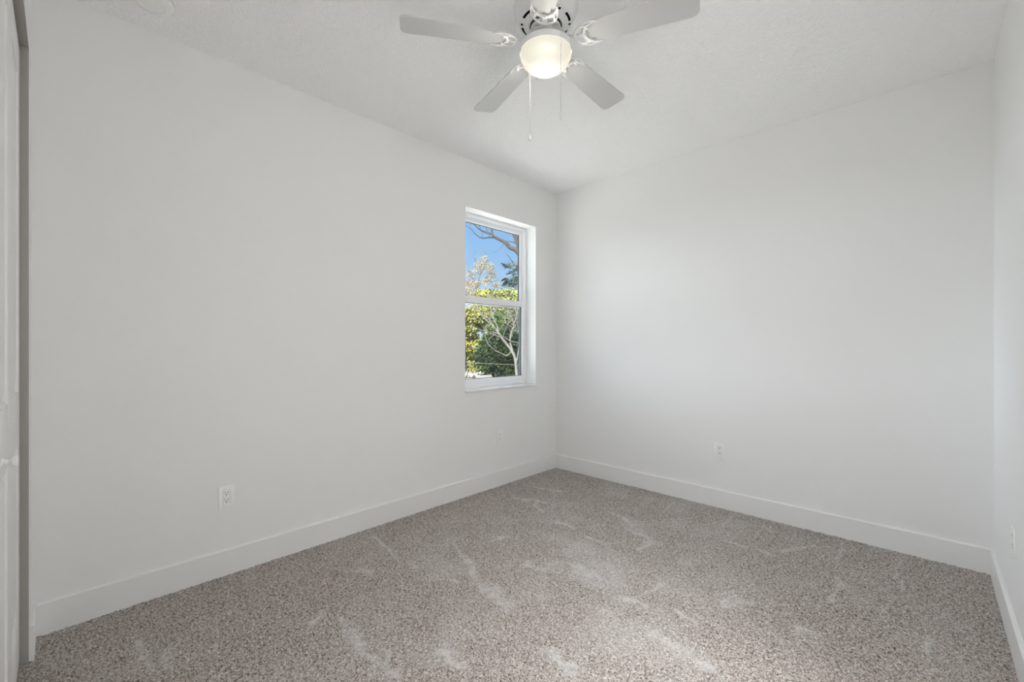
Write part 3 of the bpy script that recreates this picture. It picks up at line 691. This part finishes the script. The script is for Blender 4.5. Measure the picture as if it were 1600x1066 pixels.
def pale():
    rnd = random.Random(33); d = 21; b = W(806, 540, d); base = Vector((b.x, b.y, GZ)); r = empty('bare_tree', base)
    tag(r, 'pale leafless tree with twisting sunlit limbs in the lower sash', 'tree')
    L = lambda px, py, dd=0: W(px, py, d+dd)-base
    tr = MB()
    limb(tr, [(0, 0, -.2), L(808, 610), L(807, 580), L(805, 560), L(800, 548)], .085, .060, 9, 4)
    limb(tr, [L(803, 555), L(798, 546), L(791, 537), L(785, 529), L(779, 520)], 0.0650, 0.0500, 8, 4)
    limb(tr, [L(779, 521), L(773, 512), L(764, 504), L(757, 497), L(750, 487), L(744, 474)], 0.0375, 0.0150, 7, 4)
    limb(tr, [L(775, 514), L(767, 503), L(760, 493), L(753, 484), L(747, 473)], 0.0250, 0.0110, 6, 4)
    limb(tr, [L(779, 520), L(777, 510), L(772, 500), L(769, 491), L(769, 480), L(768, 470)], 0.0375, 0.0150, 7, 4)
    limb(tr, [L(770, 492), L(774, 485), L(779, 479), L(786, 468)], 0.0175, 0.0075, 6, 3)
    limb(tr, [L(769, 486), L(764, 481), L(759, 477)], 0.0125, 0.0060, 6, 3)
    limb(tr, [L(778, 521), L(770, 519), L(762, 517), L(757, 511)], 0.0250, 0.0100, 6, 4)
    limb(tr, [L(800, 548), L(796, 553), L(791, 556), L(785, 553), L(776, 549), L(769, 544), L(763, 538), L(759, 528), L(757, 516)], 0.0225, 0.0110, 7, 4)
    limb(tr, [L(761, 535), L(766, 534), L(768, 538)], 0.0100, 0.0040, 5, 3)
    limb(tr, [L(775, 522), L(769, 526), L(763, 532)], 0.0150, 0.0060, 5, 3)
    limb(tr, [L(804, 560), L(800, 545), L(797, 533), L(800, 518), L(803, 508), L(800, 497), L(796, 488), L(788, 478), L(780, 466)], 0.0450, 0.0175, 7, 4)
    limb(tr, [L(804, 509), L(810, 504), L(818, 500)], 0.0150, 0.0060, 6, 3)
    limb(tr, [L(803, 508), L(808, 490), L(812, 470), L(815, 440)], 0.0300, 0.0150, 7, 4)
    limb(tr, [L(806, 575), L(811, 540), L(812, 515), L(816, 490)], 0.0350, 0.0150, 7, 4)
    for s_ in [(764, 504), (757, 497), (769, 491), (774, 485), (791, 483), (800, 518), (785, 529), (810, 504), (812, 520), (797, 533), (808, 490), (762, 517)]:
        p = L(*s_); 
        for k in range(3): grow(tr, p, Vector((rnd.uniform(-1, 1), rnd.uniform(-1, 1), rnd.uniform(-.2, 1))), .9, .014, 1, rnd)
    tr.build('trunk', M['bark_pale'], r, smooth=60)
pale()
# cabbage palm
def palm():
    rnd = random.Random(44); d = 108; c = W(802, 430, d); K = 2.95; base = Vector((c.x, c.y, GZ)); r = empty('palm_tree', base)
    tag(r, 'dark green fan palm crown at the right of the upper sash', 'palm tree')
    h = c.z-GZ; MB_ = MB(); limb(MB_, [(0, 0, -.2), (.1, .1, h*.5), (0, 0, h)], .19, .15, 10, 6); MB_.build('trunk', M['bark_dark'], r, smooth=60)
    for k in range(30):
        a = rnd.uniform(0, 2*pi); el = rnd.uniform(-.9, 1.3); L = rnd.uniform(.55, .95)*K
        dv = Vector((cos(a)*cos(el), sin(a)*cos(el), sin(el)))
        p0 = Vector((0, 0, h)); p1 = p0+dv*L
        fr_ = MB().tube([p0, (p0+p1)/2+Vector((0, 0, .06)), p1], [.025, .018, .012], 5)
        side = dv.cross(Vector((0, 0, 1))); side = side.normalized() if side.length > .1 else Vector((1, 0, 0))
        upv = side.cross(dv)
        for j in range(15):
            q = radians(-100+200*j/14); ll = K*.75*rnd.uniform(.8, 1.1)*(.75+.25*cos(q))
            dir_ = (dv*cos(q)+side*sin(q)); t1 = p1+dir_*ll*.6+upv*.03; t2 = p1+dir_*ll-Vector((0, 0, .22*ll)); w_ = dir_.cross(upv).normalized()*.07
            fr_.add([p1-w_*.4, p1+w_*.4, t1+w_, t2, t1-w_], [(0, 1, 2, 3, 4)])
        fr_.build('frond', M['palm'], r, smooth=0)
palm()
# cars
def car(px, d, rz, paint, label, group='cars on the lot', Lc=4.6, Wc=1.8, Hc=1.45):
    p = W(px, 540, d); r = empty('car', (p.x, p.y, GZ+.03), rz); tag(r, label, 'car', group)
    prof = [(-2.28, .35), (-2.3, .62), (-2.2, .88), (-1.75, .98), (1.15, .95), (2.0, .82), (2.28, .66), (2.3, .34), (1.85, .24), (-1.9, .24)]
    R_ = Matrix.Rotation(pi/2, 4, 'X'); body = MB().prism([(x, z) for x, z in prof], -Wc/2, Wc/2, R_)
    bo = body.build('body', paint, r, smooth=20)
    bv = bo.modifiers.new('bevel', 'BEVEL'); bv.width = .07; bv.segments = 3
    cab = MB(); cp = [(-1.75, .96), (-1.15, 1.40), (.15, 1.43), (.95, .95)]
    vs_ = []
    for s in (-1, 1):
        for x, z in cp: vs_.append((x, s*(Wc/2-.05 if z < 1 else Wc/2-.22), z))
    cab.add(vs_, [(0, 1, 2, 3), (4, 5, 6, 7), (0, 1, 5, 4), (1, 2, 6, 5), (2, 3, 7, 6), (3, 0, 4, 7)])
    cab.build('window_glass', M['car_glass'], r, smooth=0)
    rf = MB().box(-1.18, .18, -(Wc/2-.2), Wc/2-.2, 1.40, 1.46, .02); 
    for s in (-1, 1):
        rf.tube([(-1.73, s*(Wc/2-.04), .97), (-1.15, s*(Wc/2-.2), 1.42)], .045, 6); rf.tube([(.93, s*(Wc/2-.04), .97), (.15, s*(Wc/2-.2), 1.43)], .04, 6); rf.tube([(-.45, s*(Wc/2-.04), .97), (-.45, s*(Wc/2-.2), 1.42)], .035, 6)
    rf.build('roof', paint, r, smooth=30)
    for x in (-1.42, 1.42):
        for s in (-1, 1):
            wh = MB().lathe([(.0001, -.11), (.20, -.11), (.31, -.10), (.33, -.06), (.33, .06), (.31, .10), (.20, .11), (.0001, .11)], 20, mtx=Matrix.Translation((x, s*(Wc/2-.09), .33)) @ R_)
            w_ = wh.build('wheel', M['rubber'], r)
            MB().lathe([(.0001, .118), (.19, .112)], 12, mtx=Matrix.Translation((x, s*(Wc/2-.09), .33)) @ (R_ if s < 0 else Matrix.Rotation(-pi/2, 4, 'X'))).build('hubcap', M['post'], w_)
yawR = math.atan2(RT.y, RT.x)
car(722, 90, yawR, M['car_white'], 'white sedan at the left edge of the lower sash, on the lot')
car(756, 100, yawR+radians(72), M['car_silver'], 'silver car parked end-on on the lot, seen below the oak')
# sign
p = W(740.5, 589.5, 80); sg = empty('road_sign', (p.x, p.y, GZ)); tag(sg, 'small brown diamond sign on a short post before the lot', 'sign')
MB().tube([(0, 0, -.1), (0, 0, p.z-GZ+.1)], .045, 8).build('post', M['post'], sg)
mt = Matrix.Translation((0, 0, p.z-GZ)) @ Matrix.Rotation(yawR, 4, 'Z') @ Matrix.Rotation(pi/2, 4, 'X')
MB().prism([(0.02+.36*cos(a*pi/2+.0)*1.0, .42*sin(a*pi/2)) for a in range(4)], .05, .08, mt).build('sign_plate', M['sign_brown'], sg)
# overhead cable
pA, pB = W(560, 553, 30), W(900, 573, 28)
pts = [pA.lerp(pB, t/20)-Vector((0, 0, .6*(t/20)*(1-t/20))) for t in [.22]+list(range(1, 20))+[19.78]]
o = MB().tube(pts, .009, 6).build('utility_cable', mat('cable_grey', (.16, .17, .17), .6, bump=(20, .05, .002, 2)))
tag(o, 'thin grey overhead cable crossing in front of the oak', 'cable')
for i, q in enumerate((pA, pB)):
    u = MB(); u.tube([(0, 0, 0), (0, 0, q.z-GZ+.5)], [.14, .10], 12)
    u = u.build('utility_pole', M['bark_dark'], loc=(q.x, q.y, GZ)); tag(u, ['wooden utility pole holding the left end of the overhead cable', 'wooden utility pole holding the right end of the overhead cable'][i], 'pole')
